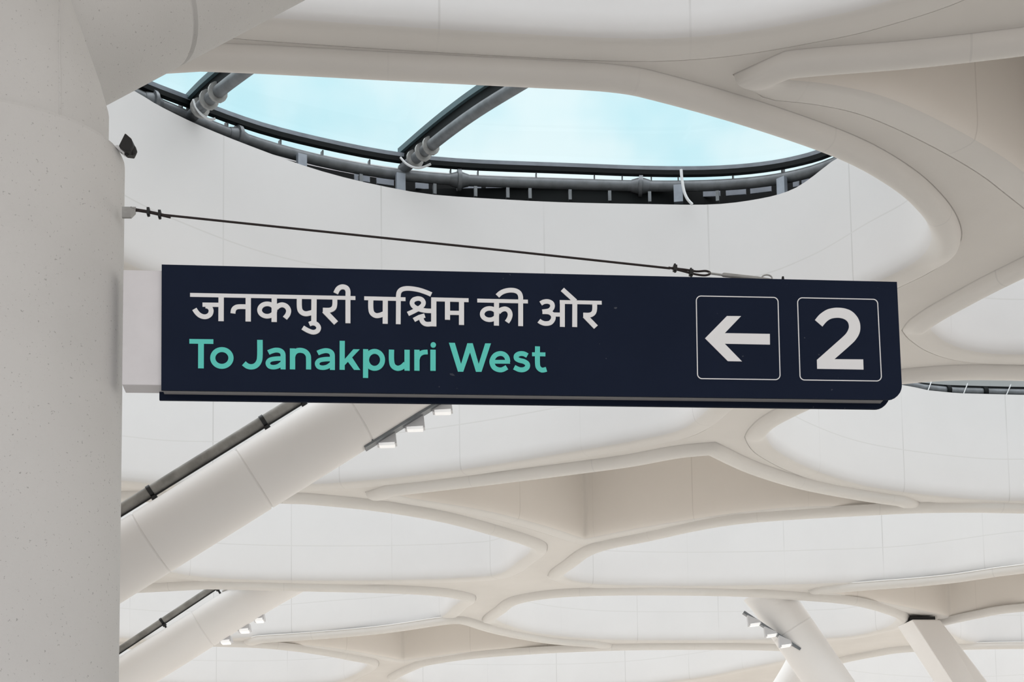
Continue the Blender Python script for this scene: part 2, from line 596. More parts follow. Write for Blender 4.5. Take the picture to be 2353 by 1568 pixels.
def well(key):
    pl, ns, hw = cells[key]
    kind = CELLS[key][0]
    n = len(pl)
    mb = MB()
    tops = [HC + hw] * n
    if key == 'big':
        ymid = sum(p.y for p in pl) / n
        for i, p in enumerate(pl):
            if ns[i].y > 0.02 or p.y > ymid:
                z = height_on(p, BIG_TOP, HC + hw)
                tops[i] = min(HC + 2.2, max(HC + 0.7, z))
    if key == 'right_mid':
        for i, p in enumerate(pl):
            if ns[i].y > 0.0:
                z = height_on(p, [(2080, 885), (2130, 897), (2200, 904), (2353, 908)], HC + hw)
                tops[i] = min(HC + 2.2, max(HC + 0.9, z))
    lip = [lip_factor(q) for q in ns]
    rings = []
    rings.append(([Vector((p.x, p.y, tops[i])) for i, p in enumerate(pl)], None))
    for t, z in [(0.0, 0.6)] + PROFILE:
        o = offset(pl, ns, t)
        # the lip hangs below the soffit on the camera-side edges and runs flush on the far ones
        rings.append(([Vector((p.x, p.y, HC + (z * lip[i] if z < 0 else z))) for i, p in enumerate(o)], z))
    u = [0.0]
    for i in range(n):
        u.append(u[-1] + (pl[(i + 1) % n] - pl[i]).length)
    vs, fs, uvs, beadf = [], [], [], []
    for r, z in rings:
        vs += r
    for k in range(len(rings) - 1):
        z1 = rings[k][1]
        z2 = rings[k + 1][1]
        for i in range(n):
            j = (i + 1) % n
            if z1 is not None and (z1 < 0.03 or k > 12):
                beadf.append(len(fs))
            fs.append([k * n + i, (k + 1) * n + i, (k + 1) * n + j, k * n + j])
            va = (tops[i] - HC) if z1 is None else z1
            vb = (tops[j] - HC) if z1 is None else z1
            uvs.append([(u[i], va), (u[i], z2), (u[i + 1], z2), (u[i + 1], vb)])
    mb.add(vs, fs, True, uvs)
    if kind == 'closed':
        t = delaunay_2d_cdt([Vector(p) for p in pl], [(i, (i + 1) % n) for i in range(n)], [], 1, 1e-6)
        mb.add([(v.x, v.y, HC + hw) for v in t[0]], [list(q) for q in t[2]])
    o = mb.build('coffer_lining', 'recess' if kind == 'closed' else 'lining', ceiling, True, ('bead', beadf))
    return tops


TOPS = {k: well(k) for k in CELLS}

UP = Vector((0, 0, 1))


def v3(p, z):
    return Vector((p.x, p.y, z))


# ------------------------------------------------------------------ skylights
win_n = 0
for key, (kind, hw, runs) in CELLS.items():
    if kind != 'open':
        continue
    pl, ns, hw = cells[key]
    n = len(pl)
    win_n += 1
    c = sum(pl, Vector((0, 0))) / n
    w = empty('window_%d' % win_n, (c.x, c.y, HC + hw), kind='structure')
    if key == 'big':
        big_w = w
        pz, cz = [], []
        ymid = c.y
        base = HC + hw
        for i, p in enumerate(pl):
            q = p + ns[i] * 0.12
            if ns[i].y > -0.2 and p.y > ymid - 0.8:
                a = min(base + 1.2, max(base - 0.4, height_on(q, PIPE_Y, base)))
                b = min(base + 1.3, max(base - 0.3, height_on(q, CHAN_Y, base)))
            else:
                a, b = base + 0.2, base + 0.3
            pz.append(a); cz.append(b)
        # ease the heights round the ring
        for _ in range(3):
            pz = [(pz[i - 1] + 2 * pz[i] + pz[(i + 1) % n]) / 4 for i in range(n)]
            cz = [(cz[i - 1] + 2 * cz[i] + cz[(i + 1) % n]) / 4 for i in range(n)]
        big_pz, big_cz = pz, cz
        q = offset(pl, ns, 0.12)
        MB().tube([Vector((p.x, p.y, pz[i])) for i, p in enumerate(q)], 0.052, 14, closed=True).build('ring_pipe', 'steel', w)
        q1, q2 = offset(pl, ns, 0.06), offset(pl, ns, 0.115)
        mb = MB()
        A = [Vector((p.x, p.y, cz[i] + 0.0)) for i, p in enumerate(q1)]
        B = [Vector((p.x, p.y, cz[i] + 0.045)) for i, p in enumerate(q1)]
        Cc = [Vector((p.x, p.y, cz[i] + 0.045)) for i, p in enumerate(q2)]
        D = [Vector((p.x, p.y, cz[i] + 0.0)) for i, p in enumerate(q2)]
        for a, b in ((A, B), (B, Cc), (Cc, D), (D, A)):
            mb.strip(a, b, False, True)
        mb.build('gutter_channel', 'dark', w)
        mb = MB()
        A = [Vector((p.x, p.y, cz[i] + 0.045)) for i, p in enumerate(q1)]
        B = [Vector((p.x, p.y, cz[i] + 0.078)) for i, p in enumerate(offset(pl, ns, 0.05))]
        D = [Vector((p.x, p.y, cz[i] + 0.078)) for i, p in enumerate(offset(pl, ns, 0.1))]
        mb.strip(A, B, False, True); mb.strip(B, D, False, True)
        mb.build('glass_edge_trim', 'bluegrey', w)
        # upstand behind the ring: dark web below, pale flashing above
        q3 = offset(pl, ns, 0.42)
        mb = MB()
        mb.strip([Vector((p.x, p.y, TOPS[key][i] - 0.02)) for i, p in enumerate(pl)], [Vector((p.x, p.y, pz[i] - 0.12)) for i, p in enumerate(q3)], False, True)
        mb.strip([Vector((p.x, p.y, min(TOPS[key][i], pz[i]) - 0.25)) for i, p in enumerate(q3)], [Vector((p.x, p.y, pz[i] + 0.10)) for i, p in enumerate(q3)], False, True)
        mb.build('upstand_web', 'dark', w)
        mb = MB().strip([Vector((p.x, p.y, pz[i] + 0.10)) for i, p in enumerate(q3)], [Vector((p.x, p.y, cz[i] + 0.12)) for i, p in enumerate(q3)], False, True)
        mb.build('upstand_flashing', 'strap', w)
        mb = MB()
        g = offset(pl, ns, 0.2)
        rim = [Vector((p.x, p.y, cz[i] + 0.07)) for i, p in enumerate(g)]
        prev = rim
        for k in range(1, 6):
            s = 1 - k / 6.0
            cur = [Vector((c.x + (p.x - c.x) * s, c.y + (p.y - c.y) * s, p.z * s + (1 - s) * (base + 0.45) + 0.42 * (1 - s * s))) for p in rim]
            mb.strip(prev, cur, True, True)
            prev = cur
        mb.add(prev, [list(range(n))], True)
        mb.build('glass_pane', 'glass', w)
    else:
        zt = [t + 0.22 for t in TOPS[key]]
        q1, q2, q3 = pl, offset(pl, ns, 0.12), offset(pl, ns, 0.3)
        mb = MB()
        mb.strip([Vector((p.x, p.y, TOPS[key][i] - 0.02)) for i, p in enumerate(q1)], [Vector((p.x, p.y, TOPS[key][i] - 0.02)) for i, p in enumerate(q3)], False, True)
        mb.strip([Vector((p.x, p.y, TOPS[key][i] - 0.02)) for i, p in enumerate(q3)], [Vector((p.x, p.y, zt[i])) for i, p in enumerate(q3)], False, True)
        mb.build('upstand_web', 'dark', w)
        if key == 'right_mid':
            MB().tube([Vector((p.x, p.y, TOPS[key][i] + 0.065)) for i, p in enumerate(q2)], 0.055, 12, closed=True).build('ring_pipe', 'steel', w)
            far = [i for i in range(n) if ns[i].y > 0.3]
            for i in far[::4]:
                a, b = v3(q2[i], TOPS[key][i] + 0.065), v3(q2[(i + 1) % n], TOPS[key][(i + 1) % n] + 0.065)
                t = (b - a).normalized()
                MB().tube([a - t * 0.03, a + t * 0.03], 0.075, 12).build('pipe_clamp', 'dark', w)
                a = a + t * 0.25
                MB().tube([a + Vector((0, -0.07, 0.09)), a + t * 0.07 + Vector((0, -0.075, -0.06))], 0.008, 6).build('cable_tie', 'strap', w)
        mb = MB()
        mb.add([Vector((p.x, p.y, zt[i])) for i, p in enumerate(q3)] + [Vector((c.x, c.y, max(zt) + 0.5))], [[i, (i + 1) % n, n] for i in range(n)], True)
        mb.build('glass_pane', 'glass', w)

# far-side lookup on the big ring


def ring_pts(off):
    pl, ns, hw = cells['big']
    q = offset(pl, ns, off)
    return [(i, p) for i, p in enumerate(q) if ns[i].y > -0.15 and p.y > sum(a.y for a in pl) / len(pl) - 0.8]


def ring_at(x, off=0.12):
    """(plan point, pipe height, channel height, outward) on the far side of the ring under pixel column x"""
    pl, ns, hw = cells['big']
    n = len(pl)
    q = offset(pl, ns, off)
    best = None
    for i in range(n):
        j = (i + 1) % n
        if ns[i].y < -0.2 or pl[i].y < sum(a.y for a in pl) / n - 0.8:
            continue
        xa = proj(Vector((q[i].x, q[i].y, big_pz[i])))[0]
        xb = proj(Vector((q[j].x, q[j].y, big_pz[j])))[0]
        if min(xa, xb) <= x <= max(xa, xb) and xa != xb:
            t = (x - xa) / (xb - xa)
            p = q[i].lerp(q[j], t)
            nn = ns[i].lerp(ns[j], t).normalized()
            if best is None or p.y > best[0].y:
                best = (p, big_pz[i] + (big_pz[j] - big_pz[i]) * t, big_cz[i] + (big_cz[j] - big_cz[i]) * t, nn)
    return best


def ring_box(x, off, dz0, dz1, w, dep, name, mat, parent, ref='pipe'):
    r = ring_at(x, off)
    if not r: return None
    p, pz_, cz_, nn = r
    z = pz_ if ref == 'pipe' else cz_
    t = Vector((-nn.y, nn.x, 0)); nv = Vector((nn.x, nn.y, 0))
    return MB().box(v3(p, z + (dz0 + dz1) / 2), t * (w / 2), nv * (dep / 2), UP * (abs(dz1 - dz0) / 2)).build(name, mat, parent)


for x in (360, 415, 520, 643, 740, 848, 935, 1035, 1098, 1232, 1366, 1430, 1497, 1559, 1685, 1800):     # hangers between channel and pipe
    ring_box(x, 0.13, 0.0, 0.10, 0.012, 0.05, 'hanger', 'steel', big_w)
for x in (693, 920, 1558, 1796):                                                                        # blue-grey stand-off blocks
    ring_box(x, 0.05, -0.20, -0.03, 0.085, 0.05, 'bracket_block', 'bluegrey', big_w)
for x in (828, 998, 1092, 1166, 1217, 1309, 1400, 1492, 1648):                                          # small angle brackets at the wall head
    ring_box(x, 0.05, -0.20, -0.10, 0.03, 0.05, 'angle_bracket', 'steel', big_w)
x = 770
for a, b in ((815, 850), (866, 905), (955, 985), (1058, 1106), (1117, 1172), (1181, 1236), (1244, 1300), (1308, 1362), (1371, 1425), (1433, 1480), (1497, 1533), (1606, 1655), (1668, 1714), (1724, 1772), (1822, 1834), (1842, 1856)):
    r1, r2 = ring_at(a, 0.3), ring_at(b, 0.3)                                                            # web plates seen under the pipe
    if r1 and r2:
        A, B = v3(r1[0], r1[1] - 0.02), v3(r2[0], r2[1] - 0.02)
        nn = Vector((r1[3].x, r1[3].y, 0))
        MB().prism([A, B, B + UP * 0.06, A + UP * 0.06], nn * 0.02).build('web_plate', 'bluegrey', big_w)
for x in (348, 545, 1055, 1472):                                                                        # flanged pipe joints
    r = ring_at(x); r2 = ring_at(x + 6)
    if r and r2:
        a, b = v3(r[0], r[1]), v3(r2[0], r2[1])
        t = (b - a).normalized()
        mb = MB().tube([a - t * 0.018, a + t * 0.018], 0.10, 16)
        mb.tube([a - t * 0.09, a - t * 0.02], [0.056, 0.075], 14)
        mb.tube([a + t * 0.02, a + t * 0.09], [0.075, 0.056], 14)
        mb.build('pipe_flange', 'steel', big_w)


def arch(px, y0, y1, straps):
    """curved glazing arch of the skylight: tube below, flat channel above, from the far ring towards the camera"""
    n = len(px)
    pts = []
    for i, (x, y) in enumerate(px):
        pts.append(P(x, y, y0 + (y1 - y0) * i / (n - 1)))
    st = pts[-1] - pts[-2]
    for k in range(1, 10):
        st = st * 1.0 + Vector((0, 0, -0.006))
        pts.append(pts[-1] + st)
        if pts[-1].y < 9.2: break
    pts = [Vector(p) for p in catmull([tuple(p) for p in pts], False, 4)]
    mb = MB().tube(pts, 0.052, 16)
    o = mb.build('glazing_arch', 'steel', big_w)
    side = (pts[-1] - pts[0]); side.z = 0; side.normalize()
    side = Vector((-side.y, side.x, 0))
    def chan(dz, h, wd, name, mat, par, sx=0.0):
        mb = MB()
        A = [p + UP * dz + side * (sx - wd) for p in pts]; B = [p + UP * dz + side * (sx + wd) for p in pts]
        Cc = [p + UP * (dz + h) + side * (sx + wd) for p in pts]; D = [p + UP * (dz + h) + side * (sx - wd) for p in pts]
        for a, b in ((A, B), (B, Cc), (Cc, D), (D, A)):
            mb.strip(a, b, False)
        mb.add([A[0], B[0], Cc[0], D[0]], [[0, 1, 2, 3]])
        mb.add([A[-1], B[-1], Cc[-1], D[-1]], [[0, 1, 2, 3]])
        mb.build(name, mat, par)
    chan(0.05, 0.09, 0.018, 'web', 'dark', o)
    chan(0.14, 0.055, 0.05, 'glazing_bar', 'greenst', o)
    for t in straps:
        k = int(t * (len(pts) - 1) * 0.5)
        a = pts[k]; tt = (pts[k + 1] - pts[k - 1]).normalized()
        MB().tube([a - tt * 0.014, a + tt * 0.014], 0.085, 14).build('pipe_clamp', 'zinc', o)
    return o


ya = ring_at(440)[0].y
yb = ring_at(925)[0].y
arch([(432, 276), (470, 238), (510, 204), (548, 175)], ya, ya - 0.85, (0.16, 0.24, 0.32))
arch([(925, 390), (990, 335), (1052, 287), (1110, 247), (1180, 204)], yb, yb - 1.7, (0.10, 0.15, 0.21))
# white cable loops below the arches and a loose white sleeve
MB().tube([P(x, y, ya - 0.25) for x, y in catmull([(444, 229), (450, 246), (462, 262), (480, 274), (495, 273)], False, 4)], 0.011, 8).build('cable_loop', 'strap', big_w)
MB().tube([P(x, y, yb - 0.25) for x, y in catmull([(920, 362), (932, 375), (948, 384), (966, 386), (990, 377)], False, 4)], 0.011, 8).build('cable_loop', 'strap', big_w)
ys = ring_at(1570)[0].y - 0.22
MB().tube([P(x, y, ys) for x, y in catmull([(1565, 390), (1567, 412), (1572, 440), (1580, 458), (1591, 470)], False, 4)], 0.014, 8).build('cable_sleeve', 'strap', big_w)

# ------------------------------------------------------------------ pillar with branching arm
PD = 5.4
pc = P(-150, 800, PD)
pcx, RX, RY = pc.x, 0.126 * PD, 0.085 * PD
rim_z = P(288, 331, 5.34).z
pillar = empty('pillar', (pcx, PD, 0), 'speckled grey concrete pillar beside the navy sign, rounded, branching at its head', 'pillar', kind='thing')


def ell(cx, cy, rx, ry, z, n=72, e=1.0):
    res = []
    for k in range(n):
        t = 2 * math.pi * k / n
        res.append(Vector((cx + rx * math.copysign(abs(math.cos(t)) ** e, math.cos(t)), cy + ry * math.copysign(abs(math.sin(t)) ** e, math.sin(t)), z)))
    return res


def loft(mb, rings):
    for a, b in zip(rings, rings[1:]):
        mb.strip(a, b, True, True)
    n = len(rings[0])
    mb.add(rings[0], [list(range(n))[::-1]])
    mb.add(rings[-1], [list(range(n))])
    return mb


rg = [ell(pcx, PD, RX, RY, 0.0)]
rg += [ell(pcx, PD, RX, RY, z) for z in (1.5, 3.0, rim_z - 0.02)]
rg += [ell(pcx, PD, RX - 0.006, RY - 0.006, rim_z - 0.006), ell(pcx, PD, RX - 0.02, RY - 0.02, rim_z), ell(pcx, PD, RX - 0.08, RY - 0.08, rim_z + 0.002)]
loft(MB(), rg).build('shaft', 'pillar', pillar)
rg = [ell(pcx, PD, RX - 0.062, RY - 0.03, rim_z - 0.04)]
rg += [ell(pcx, PD, RX - 0.062, RY - 0.03, rim_z + k * 0.06) for k in range(0, 4)]
rg += [ell(pcx - 0.02 * k, PD, RX - 0.062 - 0.011 * k, RY - 0.03 + 0.012 * k, rim_z + 0.2 + 0.09 * k) for k in range(1, 9)]
loft(MB(), rg).build('head', 'pillar', pillar)
# vertical casting seam on the head
sm = []
for k, z in [(0, rim_z - 0.02), (0, rim_z + 0.18)] + [(q, rim_z + 0.2 + 0.09 * q) for q in range(1, 8)]:
    ring = [Vector((pcx - 0.02 * k + (RX - 0.062 - 0.011 * k) * math.cos(t), PD + (RY - 0.03 + 0.012 * k) * math.sin(t), z)) for t in [-math.pi * q / 500 for q in range(500)]]
    sm.append(min(ring, key=lambda v: abs(proj(v)[0] - 137)))
MB().tube(sm, 0.0035, 6).build('casting_seam', 'pillar', pillar)
# arm rising to the right
a0 = P(-60, 40, PD + 0.1)
low1, low2 = Vector((250, 215)), Vector((660, 0))
dirp = (low2 - low1).normalized()
nrm = Vector((dirp.y, -dirp.x))
AR = 0.43
pxr = AR * F / 5.7
A0 = low1 - dirp * 420 + nrm * pxr
A1 = low1 + dirp * 1500 + nrm * pxr
pa, pb = P(A0.x, A0.y, PD + 0.16), P(A1.x, A1.y, PD + 1.6)
path, rad = [], []
for k in range(41):
    t = k / 40
    path.append(pa.lerp(pb, t))
    rad.append(AR * (1.0 + 0.25 * t))
    if k == 10:
        for dt, dr in ((0.001, 0), (0.003, -0.012), (0.006, -0.012), (0.008, 0), (0.0085, 0)):
            path.append(pa.lerp(pb, t + dt)); rad.append(AR * (1 + 0.25 * t) + dr)
MB().tube(path, rad, 48).build('branch_arm', 'pillar', pillar)

# ------------------------------------------------------------------ inclined struts, pipes


def strut(name, top, direction, foot_z, Y, r, joints, label, group=None, mat='strut', sag=1.0):
    """top, direction in pixels at distance Y; runs down to the floor"""
    a = P(top[0], top[1], Y)
    b = P(top[0] + direction[0] * 100, top[1] + direction[1] * 100, Y)
    dv = (b - a).normalized()
    Lh = (a.z - foot_z) / -dv.z
    ts, rs = [0.0, 0.25, 0.45], [r * 1.08, r * 1.02, r]
    for j in joints:
        ts += [j - 0.06, j - 0.014, j - 0.012, j - 0.005, j + 0.005, j + 0.012, j + 0.014, j + 0.06]
        rs += [r, r, r, r - 0.012, r - 0.012, r, r, r]
    ts.append(Lh); rs.append(r)
    o = empty(name, a + dv * Lh, label, 'strut', group, 'thing')
    mb = MB().tube([a + dv * t for t in ts], rs, 40)
    n = len(mb.v)
    for i in range(n):                                  # both ends cut level, at the soffit and at the floor
        v = Vector(mb.v[i])
        if i < 40 or n - 80 <= i < n - 40:
            mb.v[i] = tuple(v + dv * ((HC + 0.004 - v.z) / dv.z))
        elif i >= n - 40 or n - 120 <= i < n - 80:
            mb.v[i] = tuple(v + dv * ((0.0 - v.z) / dv.z))
    mb.build('shaft', mat, o)
    bp = a + dv * Lh
    MB().tube([Vector((bp.x, bp.y, 0.0)), Vector((bp.x, bp.y, 0.12))], [r * 1.9, r * 1.7], 32).build('foot_collar', mat, o)
    return o, a, dv


ST1_Y, ST2_Y, ST3_Y = 14.8, 23.8, 24.95
s1, s1a, s1d = strut('inclined_strut', (1010, 834), (-1, 0.625), 0.0, ST1_Y, 80 * ST1_Y / F, (1.0, 2.2, 3.4),
                     'thick white inclined strut nearest below the sign, rising behind its lower edge', 'inclined roof struts')
s2, s2a, s2d = strut('inclined_strut', (650, 1330), (-1, 0.63), 0.0, ST2_Y, 47 * ST2_Y / F, (1.5, 3.2),
                     'smaller white inclined strut at the lower left beside the pillar foot', 'inclined roof struts')
s3, s3a, s3d = strut('inclined_strut', (1752, 1346), (0.68, 1), 0.0, ST3_Y, 51 * ST3_Y / F, (0.9, 2.6),
                     'white round strut at lower right slanting down to the right', 'inclined roof struts')
s5, s5a, s5d = strut('inclined_strut', (1850, 1515), (-0.6, 1), 0.0, 30.2, 36 * 30.2 / F, (),
                     'stub of white strut at the bottom edge behind the right round strut', 'inclined roof struts')

# square strut at the right
tp = [P(2160, 1424, 26.3), P(2095, 1424, 26.1), P(2061, 1440, 26.9)]
tp.append(tp[0] + tp[2] - tp[1])
bt = []
for (x, y, kx), Y in zip(((2267, 1568, .757), (2181, 1568, .644), (2140, 1568, .655)), (26.3, 26.1, 26.9)):
    yy = 2150 + EYE * F / Y
    q = P(x + (yy - y) * kx, yy, Y); q.z = 0
    bt.append(q)
bt.append(bt[0] + bt[2] - bt[1])
sq = empty('square_strut', sum(bt, Vector()) / 4, 'flat-sided square strut at the lower right with a pale left face', 'strut', kind='thing')
mb = MB()
mb.add(tp + bt, [[0, 1, 2, 3], [7, 6, 5, 4]] + [[i, (i + 1) % 4, 4 + (i + 1) % 4, 4 + i] for i in range(4)])
o = mb.build('shaft', 'strut', sq)
bv = o.modifiers.new('bevel', 'BEVEL'); bv.width = 0.03; bv.segments = 2
c4 = sum(tp, Vector()) / 4
MB().box(c4 + Vector((0.0, 0, 0.02)), Vector((0.22, 0, 0)), Vector((0, 0.3, 0)), Vector((0, 0, 0.03))).build('bearing_pad', 'black', sq)


def pipe(top, foot, Y, r, clamps, axis_pt, axis_d, label, wire=True):
    a, b = P(top[0], top[1], Y), P(foot[0], foot[1], Y)
    dv = (b - a).normalized()
    Lh = (a.z - 0.02) / -dv.z
    e = a + dv * Lh
    o = empty('drain_pipe', Vector((e.x, e.y, 0)), label, 'pipe', 'pipes along the inclined struts', 'thing')
    MB().tube([a, a + dv * Lh], r, 20).build('pipe_run', 'pipe', o)
    if wire:
        off = Vector((0.55, 0, -0.83)) * (r + 0.012)
        MB().tube([a + off, a + dv * (Lh - 0.3) + off], 0.010, 8).build('cable', 'black', o)
    for cx, cy in clamps:
        c = P(cx, cy, Y)
        t = (c - a).dot(dv)
        c = a + dv * t
        cl_ = MB().tube([c - dv * 0.022, c + dv * 0.022], r + 0.008, 20).build('clamp', 'black', o)
        # stand-off to the strut
        k = axis_pt + axis_d * (c - axis_pt).dot(axis_d)
        q = (k - c)
        gap = q.length
        q.normalize()
        rr = 80 * ST1_Y / F if Y < 20 else 47 * ST2_Y / F
        mb = MB().tube([c + q * r, c + q * (gap - rr + 0.02)], 0.017, 10)
        mb.tube([c + q * (r + 0.01), c + q * (r + 0.045)], 0.033, 12)
        mb.build('stand_off', 'black', cl_)
    return o


pipe((820, 834), (280, 1169), ST1_Y - 0.05, 0.052, [(605, 968), (345, 1129), (690, 915)], s1a, s1d, 'thick weathered grey pipe along the big strut beneath the sign')
pipe((515, 1333), (273, 1494), ST2_Y - 0.05, 0.047, [(495, 1347), (372, 1428)], s2a, s2d, 'thin grey pipe along the smaller strut at the lower left')

# ------------------------------------------------------------------ lamps under the struts


def lamp(poly, lens, Y, depth, label, group):
    pts = [P(x, y, Y) for x, y in poly]
    c = sum(pts, Vector()) / len(pts)
    o = empty('floodlight', c + Vector((0, depth / 2, 0)), label, 'floodlight', group, 'thing')
    b = MB().prism(pts, Vector((0, depth, 0))).build('housing', 'lamp', o)
    q = [P(x, y, Y - 0.004) for x, y in lens]
    MB().prism(q, Vector((0, depth * 0.9, 0))).build('lens', 'lens', o)
    return o


g1 = 'floodlights under the big strut'
def box3(x0, y0, x1, y1, skew):
    return [(x0, y1 - (y1 - y0) * 0.35), (x1 - 3, y0), (x1, y1 - 3), (x0 + 2, y1)], [(x0 + 6, y1 - 4), (x1 - 4, y1 - 6), (x1 - 5, y1 + 1), (x0 + 7, y1 + 2)]
for (x0, y0, x1, y1), t in (((864, 988, 911, 1022), 'white wedge-shaped floodlight lowest of three under the big strut'),
                            ((928, 952, 976, 985), 'white wedge-shaped floodlight in the middle of three under the big strut'),
                            ((992, 922, 1040, 946), 'white wedge-shaped floodlight just below the sign edge on the big strut')):
    a, b = box3(x0, y0, x1, y1, 0)
    lamp(a, b, ST1_Y + 0.02, 0.1, t, g1)
g2 = 'floodlights under the small left strut'
for (x0, y0, x1, y1), t in (((500, 1460, 531, 1476), 'small white floodlight lowest under the small left strut'),
                            ((543, 1431, 574, 1450), 'small white floodlight in the middle under the small left strut'),
                            ((579, 1407, 607, 1426), 'small white floodlight highest of three under the small left strut')):
    a, b = box3(x0, y0, x1, y1, 0)
    lamp(a, b, ST2_Y + 0.02, 0.2, t, g2)
g3 = 'floodlights under the right strut'
for (x0, y0, x1, y1), t in (((1718, 1412, 1750, 1438), 'small white floodlight highest under the right round strut'),
                            ((1757, 1438, 1788, 1463), 'small white floodlight in the middle under the right round strut'),
                            ((1790, 1458, 1821, 1487), 'small white floodlight lowest under the right round strut')):
    pl4 = [(x0, y0 + 2), (x1 - 4, y0 + 14), (x1, y1 - 5), (x0 + 2, y1)]
    ln = [(x0 + 6, y1 - 4), (x1 - 3, y1 - 7), (x1 - 4, y1 - 2), (x0 + 7, y1 + 1)]
    lamp(pl4, ln, ST3_Y - 0.37, 0.12, t, g3)
# rails that carry the lamps
for (x0, y0), (x1, y1), Y, nm, off in (((838, 1030), (1030, 912), ST1_Y, 'dark narrow rail carrying the lamps under the big strut', 4),
                                       ((1708, 1408), (1838, 1494), ST3_Y - 0.28, 'dark narrow rail carrying the lamps under the right round strut', 3)):
    a, b = P(x0, y0, Y), P(x1, y1, Y)
    t = (b - a).normalized()
    nz = Vector((-t.z, 0, t.x)).normalized()
    r = MB().box((a + b) / 2, (b - a) / 2, Vector((0, 0.06, 0)), nz * 0.02).build('lamp_rail', 'steel')
    tag(r, nm, 'rail', kind='thing')

# ------------------------------------------------------------------ hanging sign
sTL = P(371.5, 608, 5.3)
k = ray(2061, 648)
sTR = C0 + k * ((sTL.z - EYE) / k.z)
sd = (sTR - sTL).normalized()
sn = Vector((sd.y, -sd.x, 0)).normalized()       # towards the camera
if sn.y > 0: sn = -sn


def OS(x, y, off=0.0):
    """pixel -> (a, b) on the sign plane (off metres in front of its face), metres right of / above the top left corner"""
    k = ray(x, y)
    o = sTL + sn * off
    t = (o - C0).dot(sn) / k.dot(sn)
    q = C0 + k * t - o
    return Vector((q.dot(sd), q.z))


def SW(ab, off=0.0):
    return sTL + sd * ab.x + UP * ab.y + sn * off


MPP = (sTR - sTL).length / 1690.0       # metres per pixel on the sign
# panel outline (top left, top right, rounded bottom right, bottom left)
a, b, c, d = OS(371.5, 608), OS(2061, 648), OS(2074, 919.5), OS(370.5, 897)


def round_corner(p, q, r, rad, n=8):
    """points of a rounded corner at q between p and r"""
    u1, u2 = (p - q).normalized(), (r - q).normalized()
    h = math.acos(max(-1, min(1, u1.dot(u2)))) / 2
    l = rad / math.tan(h)
    cen = q + (u1 + u2).normalized() * rad / math.sin(h)
    s, e = q + u1 * l, q + u2 * l
    res = []
    for i in range(n + 1):
        m = s.lerp(e, i / n) - cen
        v = (s - cen).lerp(e - cen, i / n)
        res.append(cen + v.normalized() * rad)
    return res


RAD = 36 * MPP
front_poly = [a, b] + round_corner(b, c, d, RAD) + [d]
sign = empty('station_sign', SW(Vector((1.3, -0.45)), -0.05), 'navy hanging station sign with white and teal lettering, arrow and number', 'sign', kind='thing')


def sprism(poly, off, thick):
    return MB().prism([SW(p, off) for p in poly], -sn * thick)


sprism(front_poly, 0.0, 0.008).build('front_panel', 'navy', sign)
# back panel, a little longer at the pillar end
a2, b2, c2, d2 = a + Vector((-0.018, 0)), b + Vector((-0.02, 0)), c + Vector((-0.02, -0.007)), d + Vector((-0.018, -0.007))
sprism([a2, b2] + round_corner(b2, c2, d2, RAD) + [d2], -0.080, 0.012).build('back_panel', 'navy', sign)
# box channel between the panels
i0 = 0.014
sprism([a + Vector((0.0, -0.02)), b + Vector((-0.05, -0.02)), c + Vector((-RAD, i0)), d + Vector((0.0, i0))], -0.008, 0.072).build('box_channel', 'channel', sign)
# mounting box between pillar and sign
m0, m1, m2, m3 = OS(283, 620, -0.012), OS(373, 622, -0.012), OS(373, 885.5, -0.012), OS(280, 884.5, -0.012)
mbx = MB().prism([SW(p, -0.012) for p in (m0, m1, m2, m3)], -sn * 0.085).build('mounting_box', 'mount', sign)
tag(mbx, 'plain white mounting box')
bv = mbx.modifiers.new('bevel', 'BEVEL'); bv.width = 0.003; bv.segments = 2

LT = 0.0025


class Ink:
    def __init__(s):
        s.mb = MB()
        s.k = 0

    def poly(s, pts):
        s.k += 1
        LT = 0.0015 + 0.00025 * s.k
        q = [OS(x, y) for x, y in pts]
        t = delaunay_2d_cdt(q, [(i, (i + 1) % len(q)) for i in range(len(q))], [], 1, 1e-7)
        n = len(t[0])
        vs = [SW(v, LT) for v in t[0]] + [SW(v, 0.0005) for v in t[0]]
        fs = [list(f) for f in t[2]]
        s.mb.add(vs, fs)
        m = len(q)
        s.mb.strip([SW(v, LT) for v in q], [SW(v, 0.0005) for v in q], False, True)

    def stroke(s, pts, w, smooth=False, closed=False):
        if smooth:
            pts = catmull(pts, closed, 6)
        s.k += 1
        LT = 0.0015 + 0.00025 * s.k
        q = [OS(x, y) for x, y in pts]
        hw = w * MPP / 2
        n = len(q)
        Lf, Rt = [], []
        for i in range(n):
            if closed:
                e1, e2 = q[i] - q[i - 1], q[(i + 1) % n] - q[i]
            else:
                e1 = q[i] - q[i - 1] if i else q[1] - q[0]
                e2 = q[i + 1] - q[i] if i < n - 1 else q[-1] - q[-2]
            e1 = e1.normalized(); e2 = e2.normalized()
            n1, n2 = Vector((-e1.y, e1.x)), Vector((-e2.y, e2.x))
            m = (n1 + n2)
            m = m.normalized() if m.length > 1e-6 else n1
            m = m * hw / max(0.35, m.dot(n1))
            Lf.append(q[i] + m); Rt.append(q[i] - m)
        for off_a, off_b, x, y in ((LT, LT, Lf, Rt), (LT, 0.0005, Lf, Lf), (0.0005, LT, Rt, Rt)):
            s.mb.strip([SW(v, off_a) for v in x], [SW(v, off_b) for v in y], False, closed)
        if not closed:
            for i in (0, -1):
                s.mb.add([SW(Lf[i], LT), SW(Rt[i], LT), SW(Rt[i], 0.0005), SW(Lf[i], 0.0005)], [[0, 1, 2, 3]])

    def build(s, name, mat):
        return s.mb.build(name, mat, sign)


def tr(ox, oy, k):
    return lambda pts: [(ox + x / k, oy + y / k) for x, y in pts]


